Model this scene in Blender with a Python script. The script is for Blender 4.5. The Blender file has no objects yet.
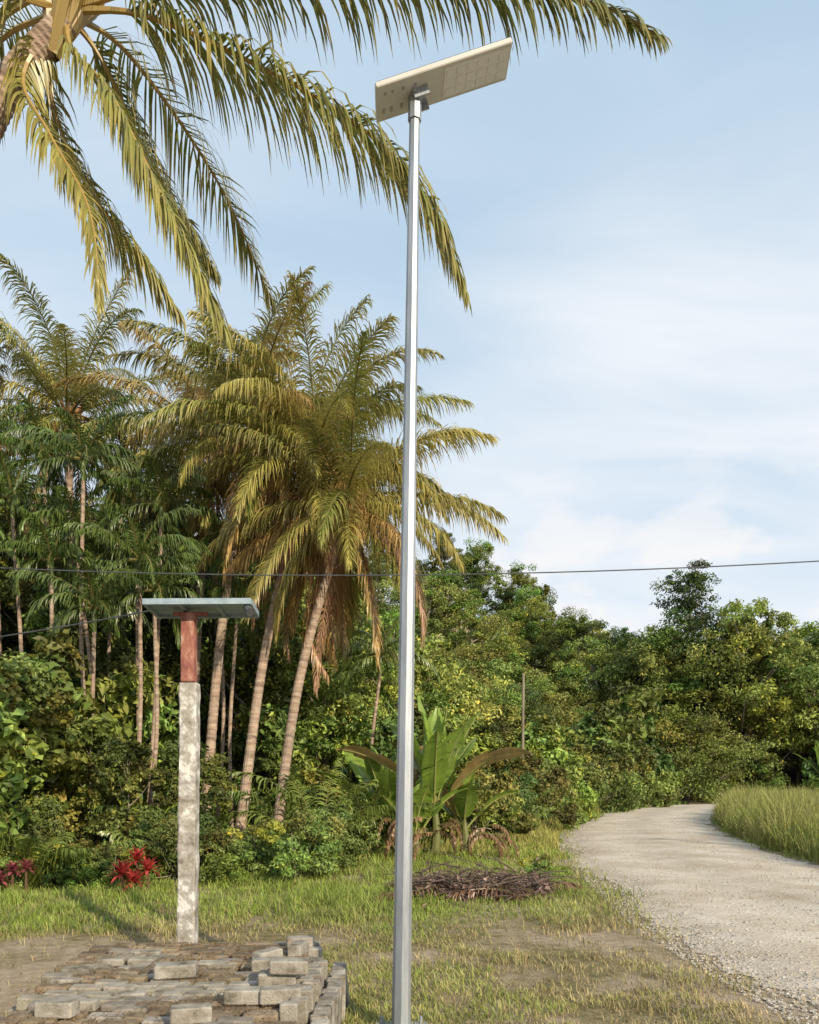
import bpy, math
import numpy as np
rng=np.random.default_rng(11)
sc=bpy.context.scene
UP=np.array([0,0,1.0])
def nz(v):
    v=np.asarray(v,float); return v/(np.linalg.norm(v,axis=-1,keepdims=True)+1e-9)
# ---------------------------------------------------------------- mesh accumulator
class Acc:
    def __init__(s): s.V=[];s.Q=[];s.C=[];s.M=[];s.n=0
    def add(s,V,Q,C,m=0):
        V=np.asarray(V,float).reshape(-1,3);Q=np.asarray(Q,int).reshape(-1,4)
        C=np.asarray(C,float)
        if C.ndim==1: C=np.tile(C[:3],(len(V),1))
        s.V.append(V);s.Q.append(Q+s.n);s.C.append(C[:,:3]);s.M.append(np.full(len(Q),m));s.n+=len(V)
    def mesh(s,name,mats,smooth=False):
        V=np.concatenate(s.V);Q=np.concatenate(s.Q);C=np.concatenate(s.C);M=np.concatenate(s.M)
        me=bpy.data.meshes.new(name)
        me.vertices.add(len(V));me.vertices.foreach_set("co",V.astype(np.float32).ravel())
        me.loops.add(len(Q)*4);me.loops.foreach_set("vertex_index",Q.astype(np.int32).ravel())
        me.polygons.add(len(Q));me.polygons.foreach_set("loop_start",np.arange(0,len(Q)*4,4,dtype=np.int32))
        for m in mats: me.materials.append(m)
        me.polygons.foreach_set("material_index",M.astype(np.int32))
        me.polygons.foreach_set("use_smooth",np.full(len(Q),smooth))
        me.update(calc_edges=True)
        ca=me.color_attributes.new("Col","FLOAT_COLOR","POINT")
        ca.data.foreach_set("color",np.hstack([np.clip(C,0,1),np.ones((len(C),1))]).astype(np.float32).ravel())
        return me
    def obj(s,name,mats,smooth=False,parent=None,loc=(0,0,0)):
        return put(name,s.mesh(name,mats,smooth),loc,parent=parent)
def put(name,me,loc=(0,0,0),rot=0,scale=1,parent=None):
    o=bpy.data.objects.new(name,me);sc.collection.objects.link(o)
    o.location=loc;o.rotation_euler=(0,0,rot)
    o.scale=(scale,)*3 if np.isscalar(scale) else scale
    if parent: o.parent=parent
    return o
def empty(name,loc=(0,0,0)):
    o=bpy.data.objects.new(name,None);sc.collection.objects.link(o);o.location=loc;o.empty_display_size=.2;return o
# ---------------------------------------------------------------- materials
def newmat(name):
    m=bpy.data.materials.new(name);m.use_nodes=True;nt=m.node_tree
    return m,nt,nt.nodes["Principled BSDF"],nt.nodes["Material Output"]
def N(nt,t,**k):
    n=nt.nodes.new(t)
    for a,b in k.items():
        if a in n.inputs.keys(): n.inputs[a].default_value=b
        else: setattr(n,a,b)
    return n
def ramp(nt,src,stops):
    r=nt.nodes.new("ShaderNodeValToRGB");e=r.color_ramp.elements
    while len(e)<len(stops): e.new(.5)
    for i,(p,c) in enumerate(stops): e[i].position=p;e[i].color=(*c,1) if len(c)==3 else c
    nt.links.new(src,r.inputs[0]);return r.outputs[0]
def noisemat(name,stops,scale=5,rough=.8,bump=.3,bscale=None,metal=0,stretch=(1,1,1),usecol=False,detail=8,bdist=.02):
    m,nt,p,o=newmat(name)
    tc=N(nt,"ShaderNodeTexCoord");mp=N(nt,"ShaderNodeMapping");mp.inputs["Scale"].default_value=stretch
    nt.links.new(tc.outputs["Object"],mp.inputs[0])
    n=N(nt,"ShaderNodeTexNoise",Scale=scale,Detail=detail,Roughness=.65);nt.links.new(mp.outputs[0],n.inputs["Vector"])
    c=ramp(nt,n.outputs["Fac"],stops)
    if usecol:
        a=N(nt,"ShaderNodeAttribute",attribute_name="Col");mx=N(nt,"ShaderNodeMix",data_type='RGBA',blend_type='MULTIPLY')
        mx.inputs[0].default_value=1;nt.links.new(c,mx.inputs[6]);nt.links.new(a.outputs["Color"],mx.inputs[7]);c=mx.outputs[2]
    nt.links.new(c,p.inputs["Base Color"]);p.inputs["Roughness"].default_value=rough;p.inputs["Metallic"].default_value=metal
    if bump:
        n2=N(nt,"ShaderNodeTexNoise",Scale=bscale or scale*4,Detail=6);nt.links.new(mp.outputs[0],n2.inputs["Vector"])
        b=N(nt,"ShaderNodeBump",Strength=bump,Distance=bdist);nt.links.new(n2.outputs["Fac"],b.inputs["Height"]);nt.links.new(b.outputs[0],p.inputs["Normal"])
    return m
def foliage(name,trans=.3,rough=.5,var=.35,spec=.3):
    m,nt,p,o=newmat(name)
    a=N(nt,"ShaderNodeAttribute",attribute_name="Col");oi=N(nt,"ShaderNodeObjectInfo")
    hs=N(nt,"ShaderNodeHueSaturation");
    mr=N(nt,"ShaderNodeMapRange");mr.inputs[3].default_value=.5-.03*var/.35;mr.inputs[4].default_value=.5+.014*var/.35
    nt.links.new(oi.outputs["Random"],mr.inputs[0]);nt.links.new(mr.outputs[0],hs.inputs["Hue"])
    mm=N(nt,"ShaderNodeMath",operation='MULTIPLY');mm.inputs[1].default_value=7.31;nt.links.new(oi.outputs["Random"],mm.inputs[0])
    fr=N(nt,"ShaderNodeMath",operation='FRACT');nt.links.new(mm.outputs[0],fr.inputs[0])
    mr2=N(nt,"ShaderNodeMapRange");mr2.inputs[3].default_value=1-var;mr2.inputs[4].default_value=1+var
    nt.links.new(fr.outputs[0],mr2.inputs[0]);nt.links.new(mr2.outputs[0],hs.inputs["Value"])
    nt.links.new(a.outputs["Color"],hs.inputs["Color"])
    nt.links.new(hs.outputs[0],p.inputs["Base Color"]);p.inputs["Roughness"].default_value=rough
    p.inputs["Specular IOR Level"].default_value=spec
    t=N(nt,"ShaderNodeBsdfTranslucent");nt.links.new(hs.outputs[0],t.inputs[0])
    mx=N(nt,"ShaderNodeMixShader");mx.inputs[0].default_value=trans
    nt.links.new(p.outputs[0],mx.inputs[1]);nt.links.new(t.outputs[0],mx.inputs[2]);nt.links.new(mx.outputs[0],o.inputs[0])
    return m
M_leaf=foliage("leaf_foliage",.25,.5,.38,.35);M_frond=foliage("palm_frond_leaf",.3,.34,.1,.5);M_grass=foliage("grass_blade",.3,.6,.05,.2)
M_bark=noisemat("tree_bark",[(.3,(.14,.11,.08)),(.7,(.34,.3,.24))],6,.9,.6,stretch=(1,1,.3))
M_palmbark=noisemat("palm_bark",[(.3,(.18,.12,.09)),(.5,(.37,.27,.20)),(.75,(.54,.46,.38))],3,.9,.6,bscale=10,stretch=(1,1,5),usecol=True)
M_dry=noisemat("dry_wood",[(.3,(.05,.035,.03)),(.7,(.18,.13,.10))],8,.9,.5)
M_conc=noisemat("weathered_concrete",[(.30,(.09,.08,.065)),(.41,(.26,.235,.20)),(.52,(.38,.36,.33)),(.60,(.64,.63,.60))],9,.95,.7,bscale=40,bdist=.01,detail=12)
M_block=noisemat("paving_block_concrete",[(.3,(.09,.075,.05)),(.45,(.25,.225,.185)),(.7,(.44,.41,.36))],9,.95,.8,bscale=90,usecol=True,bdist=.01)
M_moss=noisemat("moss_soil",[(.35,(.05,.035,.02)),(.6,(.12,.075,.04)),(.75,(.09,.1,.03))],12,1,.8)
M_rust=noisemat("rusty_steel",[(.3,(.12,.045,.035)),(.5,(.27,.10,.075)),(.60,(.36,.17,.12)),(.70,(.48,.36,.30))],14,.85,.3,stretch=(1,1,.4))
M_galv=noisemat("galvanised_steel",[(.3,(.24,.27,.30)),(.5,(.34,.37,.41)),(.7,(.46,.49,.52))],14,.48,.1,metal=.55,stretch=(1,1,.12))
M_cream=noisemat("lamp_housing",[(.3,(.50,.49,.45)),(.7,(.60,.59,.55))],4,.5,.0)
M_white=noisemat("led_lens",[(.3,(.62,.62,.60)),(.7,(.74,.74,.72))],4,.3,.0)
M_dark=noisemat("dark_plastic",[(.3,(.05,.055,.06)),(.7,(.09,.1,.11))],6,.5,.0)
M_vent=noisemat("vent_grey",[(.3,(.27,.26,.24)),(.7,(.36,.35,.33))],6,.5,.0)
M_pv=noisemat("solar_cell_glass",[(.3,(.01,.015,.04)),(.7,(.02,.03,.07))],6,.15,.0)
M_bluegrey=noisemat("zinc_sheet",[(.3,(.16,.22,.26)),(.55,(.28,.36,.41)),(.75,(.42,.49,.53))],6,.5,.15,metal=.2)
M_stone=noisemat("gravel_stone",[(.3,(.36,.32,.27)),(.7,(.64,.60,.54))],9,.95,.5,usecol=True)
# ---------------------------------------------------------------- geometry helpers
def tube(acc,P,R,k=8,col=(1,1,1),m=0,cap=True):
    P=np.asarray(P,float);R=np.broadcast_to(np.asarray(R,float),(len(P),))
    T=nz(np.gradient(P,axis=0));ref=np.array([1,0,0.]) if abs(T[0,0])<.8 else np.array([0,1.,0])
    A=nz(np.cross(T,ref));B=np.cross(T,A);th=np.linspace(0,2*np.pi,k,endpoint=False)
    V=P[:,None]+R[:,None,None]*(A[:,None]*np.cos(th)[None,:,None]+B[:,None]*np.sin(th)[None,:,None])
    n=len(P);i=np.arange(n-1)[:,None]*k;j=np.arange(k)[None];j2=(j+1)%k
    Q=np.stack([i+j,i+j2,i+k+j2,i+k+j],-1).reshape(-1,4)
    acc.add(V.reshape(-1,3),Q,col,m)
    if cap and k==8:
        for e in (0,n-1):
            b=V[e]; acc.add(b,[[0,1,2,7],[2,3,6,7],[3,4,5,6]],col,m)
def smooth_curve(P,n=30):
    P=np.asarray(P,float)
    PP=np.vstack([2*P[0]-P[1],P,2*P[-1]-P[-2]]);out=[]
    ns=len(P)-1
    for u in np.linspace(0,ns-1e-6,n):
        i=int(u);t=u-i;a,b,c,d=PP[i],PP[i+1],PP[i+2],PP[i+3]
        out.append(.5*((2*b)+(-a+c)*t+(2*a-5*b+4*c-d)*t*t+(-a+3*b-3*c+d)*t**3))
    return np.array(out)
def box(acc,c,s,col=(1,1,1),m=0,rot=None,bev=.1):
    s=np.asarray(s,float)/2;b=min(s)*bev
    prof=np.array([[-s[0]+b,-s[1]],[s[0]-b,-s[1]],[s[0],-s[1]+b],[s[0],s[1]-b],[s[0]-b,s[1]],[-s[0]+b,s[1]],[-s[0],s[1]-b],[-s[0],-s[1]+b]])
    ins=prof-np.sign(prof)*b*.8
    rings=[np.c_[ins,np.full(8,-s[2])],np.c_[prof,np.full(8,-s[2]+b)],np.c_[prof,np.full(8,s[2]-b)],np.c_[ins,np.full(8,s[2])]]
    V=np.vstack(rings);Q=[]
    for r in range(3):
        for j in range(8):
            j2=(j+1)%8;Q.append([r*8+j,r*8+j2,r*8+8+j2,r*8+8+j])
    Q+= [[24,25,26,27],[24,27,28,31],[28,29,30,31],[3,2,1,0],[7,4,3,0],[7,6,5,4]]
    if rot is not None: V=V@np.asarray(rot).T
    acc.add(V+np.asarray(c,float),Q,col,m)
def R3(x=0,y=0,z=0):
    cx,sx,cy,sy,cz,sz=math.cos(x),math.sin(x),math.cos(y),math.sin(y),math.cos(z),math.sin(z)
    return np.array([[cz,-sz,0],[sz,cz,0],[0,0,1]])@np.array([[cy,0,sy],[0,1,0],[-sy,0,cy]])@np.array([[1,0,0],[0,cx,-sx],[0,sx,cx]])
def leaves(acc,c,n,l,w,col,m=0,droop=0.0):
    n=nz(n);k=len(c);r=nz(rng.normal(size=(k,3))-UP*droop);t=nz(r-(r*n).sum(1,keepdims=True)*n);b=np.cross(n,t)
    l=np.broadcast_to(l,(k,))[:,None];w=np.broadcast_to(w,(k,))[:,None]
    V=np.stack([c-t*l*.5,c+b*w*.5+n*w*.12,c+t*l*.5-n*l*.1,c-b*w*.5+n*w*.12],1).reshape(-1,3)
    acc.add(V,np.arange(k*4).reshape(-1,4),np.repeat(np.broadcast_to(col,(k,3)),4,0),m)
def frond(acc,P,L,nl=60,base=(.08,.12,.02),tip=None,droop=.8,width=.045,rach=.03,m=0,a0=70,a1=25,rcol=(.22,.2,.07),gap=0.,curl=0.25,t0=.12):
    P=smooth_curve(P,26) if len(P)<20 else P
    d=P[-1]-P[0];h=np.array([d[0],d[1],0]);h=nz(h) if np.linalg.norm(h)>.05 else np.array([1.,0,0])
    S0=np.array([-h[1],h[0],0])
    seg=np.linalg.norm(np.diff(P,axis=0),axis=1);s=np.r_[0,np.cumsum(seg)];s/=s[-1]
    T=nz(np.gradient(P,axis=0))
    t=np.linspace(t0,.995,nl);t=np.concatenate([t,t+.3/nl]);t=np.clip(t+rng.normal(0,.22/nl,2*nl),0,1);sd=np.r_[np.ones(nl),-np.ones(nl)]
    if gap>0:
        keep=rng.random(len(t))>gap;t=t[keep];sd=sd[keep]
    k=len(t)
    def ip(A,tt): return np.stack([np.interp(tt,s,A[:,i]) for i in range(3)],1)
    B=ip(P,t);TT=nz(ip(T,t));S=nz(S0-(TT@S0)[:,None]*TT);Nn=np.cross(TT,S)
    a=np.radians(a0+(a1-a0)*t**1.5+rng.normal(0,7,k))[:,None]
    d0=nz(TT*np.cos(a)+sd[:,None]*S*np.sin(a)+Nn*(curl+rng.normal(0,.13,k)[:,None]))
    prof=np.interp(t,[0,.15,.4,.75,1],[.5,.85,1,.78,.32])*L*rng.uniform(.72,1.12,k)
    dr=droop*rng.uniform(.4,1.6,k)
    pts=[B];cur=B;ds=[]
    for q in range(4):
        dd=nz(d0-UP*(dr*[.15,.7,1.6,2.8][q])[:,None]);ds.append(dd)
        cur=cur+dd*(prof*.25)[:,None];pts.append(cur)
    ds.append(ds[-1]);V=[]
    for q,wf in enumerate([.55,1,.85,.55,.06]):
        w=nz(TT-(TT*ds[q]).sum(1,keepdims=True)*ds[q])*(width*wf*.5)
        V+= [pts[q]-w,pts[q]+w]
    V=np.stack(V,1)
    base=np.asarray(base,float);tip=base if tip is None else np.asarray(tip,float)
    mixr=rng.random(k)[:,None]**2*.5
    C=[]
    for q in range(5):
        f=np.clip(mixr+q/4*.5*(0.5+rng.random((k,1))),0,1);cc=base*(1-f)+tip*f;C+=[cc,cc]
    C=np.stack(C,1)*rng.uniform(.7,1.25,(k,1,1))
    i=np.arange(k)[:,None]*10;q=np.arange(4)[None]*2
    Q=np.stack([i+q,i+q+1,i+q+3,i+q+2],-1).reshape(-1,4)
    acc.add(V.reshape(-1,3),Q,C.reshape(-1,3),m)
    tube(acc,P,np.interp(s,[0,.1,1],[rach*1.6,rach,.006]),5,rcol,m,cap=False)
def arc(P0,az,el,L,bend,n=24,tw=0.,pw=1.3):
    P=[np.array(P0,float)];e=el;a=az
    for i in range(n-1):
        t=i/(n-1);ee=el-bend*(t**pw)
        a=az+tw*t
        P.append(P[-1]+np.array([math.cos(ee)*math.cos(a),math.cos(ee)*math.sin(a),math.sin(ee)])*L/(n-1))
    return np.array(P)
GREEN=np.array([.16,.215,.045]);DGREEN=np.array([.065,.098,.024]);YEL=np.array([.50,.45,.12]);GOLD=np.array([.60,.42,.15]);BROWN=np.array([.42,.24,.13])
def palm_trunk(acc,pts,r0,r1,k=12,m=1):
    P=smooth_curve(pts,110);t=np.linspace(0,1,110);R=r0+(r1-r0)*t**.6;R=R*(1+.07*(np.arange(110)%2))
    R[:8]*=np.linspace(1.6,1,8)
    C=np.repeat((np.ones((110,3))*(.65+.6*rng.random((110,1)))),k,0)
    tube(acc,P,R,k,C,m,cap=False)
def coconut_palm(name,base,crown,nf=30,L=4.6,mid=None,golden=.35,dead=4,dark=False,nl=100,el_hi=84,el_rng=128,trunk=(.145,.10),leafL=1.0,brown=.12,hang=3):
    a=Acc();base=np.array(base,float);crown=np.array(crown,float)
    mid=(base*.5+crown*.5+np.array([-.12*(crown[0]-base[0])-.05,0,0])) if mid is None else np.array(mid)
    palm_trunk(a,[base,mid,crown],*trunk)
    for i in range(nf):
        f=(i+.5)/nf;az=i*2.39996+rng.normal(0,.2);el=math.radians(el_hi-el_rng*f**1.0+rng.normal(0,5))
        g=GREEN if not dark else DGREEN*1.1
        b=g*rng.uniform(.6,1.2)
        if rng.random()<golden*(.6+f*.8): b=g*.5+YEL*.5*rng.uniform(.8,1.2)
        if rng.random()<brown*(.2+1.6*f): b=GOLD*.75
        bend=math.radians(rng.uniform(60,105)*(1-.45*f)) if f>.12 else math.radians(rng.uniform(45,85))
        LL=L*rng.uniform(.82,1.06)*(1 if f<.8 else .88)
        frond(a,arc(crown+rng.normal(0,.06,3),az,el,LL,bend,tw=rng.normal(0,.4),pw=rng.uniform(1.0,1.7)),leafL*rng.uniform(.85,1.1),nl,b,b*.45+GOLD*.5,droop=rng.uniform(.8,1.8)*(.8 if f<.2 else 1),width=.031,a0=60,a1=20)
    for i in range(dead+hang):
        az=rng.uniform(0,6.28);b=[BROWN*rng.uniform(.8,1.2),GOLD*.8,np.array([.44,.27,.21])][i%3]
        el=math.radians(-5-50*rng.random()) if i<dead else math.radians(-68+10*rng.random())
        frond(a,arc(crown-[0,0,.2],az,el,L*rng.uniform(.7,1.),math.radians(75 if i<dead else 25)),leafL*.8,nl-30,b,GOLD*.8,droop=2.6,width=.03,gap=.15,rcol=(.35,.22,.12))
    for i in range(18):
        az=rng.uniform(0,6.28);d=np.array([math.cos(az),math.sin(az),0])
        tube(a,[crown-[0,0,.3],crown+d*.2+[0,0,.0],crown+d*.45+[0,0,.25]],[.07,.06,.025],6,BROWN*rng.uniform(.7,1.4),0,cap=False)
    for i in range(20):
        az=rng.uniform(0,6.28);c=crown+np.array([math.cos(az)*.36,math.sin(az)*.36,-.25-.45*rng.random()])
        zz=np.linspace(-1,1,7);P=c+np.outer(zz,[0,0,.14]);tube(a,P,.12*np.sqrt(np.clip(1-zz**2,.02,1)),8,np.array([.42,.22,.07])*rng.uniform(.6,1.2),0)
    for i in range(18):
        az=rng.uniform(0,6.28);tube(a,arc(crown-[0,0,.1],az,.3,1.2,2.4,8),[.018]*8,4,GOLD*.8,0,cap=False)
    return a.obj(name,[M_frond,M_palmbark],False)
# ---------------------------------------------------------------- terrain
def sm(x,a,b):
    t=np.clip((np.asarray(x,float)-a)/(b-a),0,1);return t*t*(3-2*t)
def H(x,y):
    x=np.asarray(x,float);y=np.asarray(y,float)
    top=np.clip(28.5-.36*x,12,38)+1.6*np.sin(x*.09+1)+1.2*np.sin(x*.21)
    return sm(y,66,122)*top+sm(y,150,400)*10*np.sin(x*.01+1)**2
xs=np.unique(np.concatenate([np.linspace(-900,900,46),np.linspace(-150,150,101)]))
ys=np.unique(np.concatenate([np.linspace(-500,1500,41),np.linspace(0,200,81)]))
X,Y=np.meshgrid(xs,ys);Z=H(X,Y)
a=Acc();nx=len(xs)
i=np.arange(len(ys)-1)[:,None]*nx+np.arange(nx-1)[None]
a.add(np.stack([X,Y,Z],-1),np.stack([i,i+1,i+nx+1,i+nx],-1),(1,1,1))
m,nt,p,o=newmat("grassy_ground");tc=N(nt,"ShaderNodeTexCoord")
n1=N(nt,"ShaderNodeTexNoise",Scale=.55,Detail=6,Roughness=.6);n2=N(nt,"ShaderNodeTexNoise",Scale=9,Detail=8,Roughness=.7);n3=N(nt,"ShaderNodeTexNoise",Scale=60,Detail=4)
for n in (n1,n2,n3): nt.links.new(tc.outputs["Object"],n.inputs["Vector"])
g=ramp(nt,n2.outputs[0],[(.3,(.10,.09,.04)),(.5,(.21,.175,.09)),(.7,(.34,.28,.17))])
d=ramp(nt,n2.outputs[0],[(.3,(.25,.19,.13)),(.6,(.42,.34,.25)),(.75,(.52,.44,.33))])
f=ramp(nt,n1.outputs[0],[(.43,(0,0,0)),(.56,(1,1,1))])
mx=N(nt,"ShaderNodeMix",data_type='RGBA');nt.links.new(f,mx.inputs[0]);nt.links.new(g,mx.inputs[6]);nt.links.new(d,mx.inputs[7])
nt.links.new(mx.outputs[2],p.inputs["Base Color"]);p.inputs["Roughness"].default_value=1;p.inputs["Specular IOR Level"].default_value=.1
b=N(nt,"ShaderNodeBump",Strength=.7,Distance=.03);nt.links.new(n3.outputs[0],b.inputs["Height"]);nt.links.new(b.outputs[0],p.inputs["Normal"])
a.obj("ground",[m],True)
# ---------------------------------------------------------------- road
LE=smooth_curve([(3.9,-25,0),(3.4,-8,0),(3.0,3,0),(2.85,7.5,0),(3.1,11,0),(4.2,20,0),(6.6,30,0),(10,40,0),(14.5,51,0),(19.5,59,0),(30,64.5,0),(60,66,0)],700)
RE=smooth_curve([(10.5,-25,0),(9.4,-8,0),(8.5,3,0),(8.1,8,0),(8.0,14,0),(9.2,21,0),(12,30,0),(15.6,39,0),(20,47.5,0),(26,54,0),(35,58,0),(62,59,0)],700)
k=np.arange(700)
def wob(am,seed):
    r=np.random.default_rng(seed);o=np.zeros(700)
    for sc_,w in ((3,1),(8,.7),(20,.5)): o+=w*np.interp(k,np.arange(0,700+sc_,sc_),r.normal(size=len(np.arange(0,700+sc_,sc_))))
    return am*o
LEw=LE.copy();LEw[:,0]+=wob(.10,1);REw=RE.copy();REw[:,0]+=wob(.10,2)
u=np.linspace(0,1,25);V=LEw[:,None]*(1-u)[None,:,None]+REw[:,None]*u[None,:,None]
V[...,2]=.006+.05*(np.sin(np.pi*u)**.7)[None]-.018*np.exp(-((u-.33)/.07)**2)-.018*np.exp(-((u-.68)/.07)**2)
i=np.arange(699)[:,None]*25+np.arange(24)[None]
cu=(1-.10*(np.exp(-((u-.5)/.12)**2)+np.exp(-((u-.06)/.06)**2)*1.6+np.exp(-((u-.95)/.06)**2)))
a=Acc();a.add(V,np.stack([i,i+1,i+26,i+25],-1),np.tile(cu,700)[:,None]*np.ones((1,3)))
m,nt,p,o=newmat("coral_gravel");tc=N(nt,"ShaderNodeTexCoord")
n1=N(nt,"ShaderNodeTexNoise",Scale=.8,Detail=8,Roughness=.7);n2=N(nt,"ShaderNodeTexVoronoi",Scale=28);n3=N(nt,"ShaderNodeTexNoise",Scale=30,Detail=6,Roughness=.75)
for n in (n1,n2,n3): nt.links.new(tc.outputs["Object"],n.inputs["Vector"])
c1=ramp(nt,n1.outputs[0],[(.32,(.42,.34,.25)),(.5,(.55,.48,.39)),(.68,(.66,.60,.52))])
c2=ramp(nt,n3.outputs[0],[(.35,(.58,.56,.54)),(.5,(1,1,1)),(.72,(1.15,1.15,1.15))])
mx=N(nt,"ShaderNodeMix",data_type='RGBA',blend_type='MULTIPLY');mx.inputs[0].default_value=.8;nt.links.new(c1,mx.inputs[6]);nt.links.new(c2,mx.inputs[7])
at=N(nt,"ShaderNodeAttribute",attribute_name="Col");my=N(nt,"ShaderNodeMix",data_type='RGBA',blend_type='MULTIPLY');my.inputs[0].default_value=1;nt.links.new(mx.outputs[2],my.inputs[6]);nt.links.new(at.outputs["Color"],my.inputs[7])
nt.links.new(my.outputs[2],p.inputs["Base Color"]);p.inputs["Roughness"].default_value=1;p.inputs["Specular IOR Level"].default_value=.1
b=N(nt,"ShaderNodeBump",Strength=.5,Distance=.015);nt.links.new(n2.outputs["Distance"],b.inputs["Height"]);b2=N(nt,"ShaderNodeBump",Strength=.5,Distance=.015)
nt.links.new(n3.outputs[0],b2.inputs["Height"]);nt.links.new(b.outputs[0],b2.inputs["Normal"]);nt.links.new(b2.outputs[0],p.inputs["Normal"])
a.obj("gravel_road",[m],True)
def lx(y): return np.interp(y,LE[:,1],LE[:,0])
def rx(y): return np.interp(y,RE[:,1],RE[:,0])
a=Acc();ns=12000;yy=4.6*(40/4.6)**rng.random(ns);e=rng.random(ns)
xx=np.where(e<.5,lx(yy)+np.abs(rng.normal(0,.45,ns))-.35,lx(yy)+rng.random(ns)*(rx(yy)-lx(yy)))
cube=np.array([[-1,-1,-1],[1,-1,-1],[1,1,-1],[-1,1,-1],[-1,-1,1],[1,-1,1],[1,1,1],[-1,1,1]])*.5
cq=np.array([[0,3,2,1],[4,5,6,7],[0,1,5,4],[1,2,6,5],[2,3,7,6],[3,0,4,7]])
sz=rng.uniform(.006,.022,ns)*(1+yy*.015)
V=cube[None]*rng.uniform(.5,1.1,(ns,8,1))*sz[:,None,None]*np.array([1.3,1,.6]);th=rng.uniform(0,6.28,ns)
Vx=V[...,0]*np.cos(th)[:,None]-V[...,1]*np.sin(th)[:,None];Vy=V[...,0]*np.sin(th)[:,None]+V[...,1]*np.cos(th)[:,None]
uu=np.clip((xx-lx(yy))/(rx(yy)-lx(yy)),0,1);zb=.01+.045*np.sin(np.pi*uu)**.7
V=np.stack([Vx+xx[:,None],Vy+yy[:,None],V[...,2]+(zb+sz*.1)[:,None]],-1)
a.add(V,(np.arange(ns)[:,None,None]*8+cq[None]).reshape(-1,4),np.repeat(rng.uniform(.7,1.25,(ns,1))*np.ones((1,3)),8,0))
a.obj("road_gravel_stones",[M_stone])
# ---------------------------------------------------------------- grass
def blades(acc,x,y,h,w,col,lean=.5):
    k=len(x);th=rng.uniform(0,6.28,k);d=np.c_[np.cos(th),np.sin(th),np.zeros(k)];s=np.c_[-np.sin(th),np.cos(th),np.zeros(k)]
    b=np.c_[x,y,H(x,y)-.005];l=(lean*rng.uniform(.2,1.2,k)*h)[:,None];hh=h[:,None];w=w[:,None]
    m1=b+UP*hh*.55+d*l*.3;t=b+UP*hh+d*l
    V=np.stack([b-s*w*.5,b+s*w*.5,m1-s*w*.45,m1+s*w*.45,t-s*w*.06,t+s*w*.06],1)
    i=np.arange(k)[:,None]*6;Q=np.concatenate([i+[0,1,3,2],i+[2,3,5,4]])
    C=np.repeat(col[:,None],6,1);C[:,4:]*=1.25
    acc.add(V.reshape(-1,3),Q,C.reshape(-1,3))
def vnoise(x,y,s,seed):
    r=np.random.default_rng(seed);g=r.random((64,64));u=(x*s)%63;v=(y*s)%63;i=u.astype(int);j=v.astype(int);fu=u-i;fv=v-j;fu=fu*fu*(3-2*fu);fv=fv*fv*(3-2*fv)
    return (g[i,j]*(1-fu)+g[(i+1)%64,j]*fu)*(1-fv)+(g[i,(j+1)%64]*(1-fu)+g[(i+1)%64,(j+1)%64]*fu)*fv
n=380000;y=3.6*(48/3.6)**rng.random(n);x=rng.uniform(-.8,.8,n)*(y+1.5)
d=vnoise(x+50,y+3,.7,1)*.4+vnoise(x+50,y+3,2.3,2)*.35+vnoise(x+50,y+3,6,3)*.25
on=(x>lx(y)-.05+.22*rng.normal(size=n))&(x<rx(y)+.1*rng.normal(size=n))
green=sm(y,7.6,9.6)*.8+.55*sm(d,.46,.68);green=green-.3*sm(x,lx(y)-2.2,lx(y)-.2)*(y<16)
left_dirt=sm(-x,2.3,3.4)*(y<7.8)
dens=.05+.95*sm(d+.28*sm(y,7.8,9.3),.42,.60);dens=dens*(1-.85*left_dirt)*(1-.65*sm(x,lx(y)-1.2,lx(y)))
keep=(~on)&(rng.random(n)<dens)&~((x>-2.45)&(x<-.6)&(y<6.15))
x,y,d,green=x[keep],y[keep],d[keep],np.clip(green[keep],0,1)
k2=len(x);tuft=vnoise(x+50,y,1.3,5)*vnoise(x+20,y,4.,6)
h=(.016+.03*rng.random(k2))*(1+4.6*sm(y,7.4,10)*tuft+1.2*tuft)*(1+y*.025)
w=.0045*(1+y*.16)
gc=np.array([.24,.33,.055]);dc=np.array([.42,.34,.18])
f=np.clip(green+rng.normal(0,.22,k2),0,1)[:,None];col=(gc*f+dc*(1-f))*rng.uniform(.6,1.25,(k2,1))*(.75+.5*vnoise(x+10,y,3.,7))[:,None]
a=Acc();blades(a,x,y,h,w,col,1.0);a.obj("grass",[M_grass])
a=Acc();n=52000;y=rng.uniform(13,58,n);x=rx(y)+.2+np.abs(rng.normal(0,1,n))*4.5
cl=vnoise(x+30,y,.9,8)*.6+vnoise(x+30,y,2.4,18)*.5;h=(.35+1.25*cl)*rng.uniform(.5,1.15,n)*np.clip((x-rx(y))*.9+.3,.3,1)
f=np.clip(rng.random((n,1))*.6+vnoise(x+3,y,.5,19)[:,None]*.7-.1,0,1);col=(np.array([.26,.31,.07])*f+np.array([.44,.38,.17])*(1-f))*rng.uniform(.55,1.2,(n,1))
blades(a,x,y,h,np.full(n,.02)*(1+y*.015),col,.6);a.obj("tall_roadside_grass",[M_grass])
a=Acc();n=26000;y=rng.uniform(16,56,n);x=lx(y)-.3-np.abs(rng.normal(0,1,n))*2.2
cl=vnoise(x+30,y,.8,9);h=(.1+.55*cl**2)*rng.uniform(.5,1.2,n)*(1+.6*sm(y,20,40));f=rng.random((n,1))
col=(np.array([.26,.33,.06])*f+np.array([.50,.40,.16])*(1-f))*rng.uniform(.7,1.2,(n,1))
blades(a,x,y,h,np.full(n,.02)*(1+y*.015),col,.6);a.obj("verge_grass",[M_grass])
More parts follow.
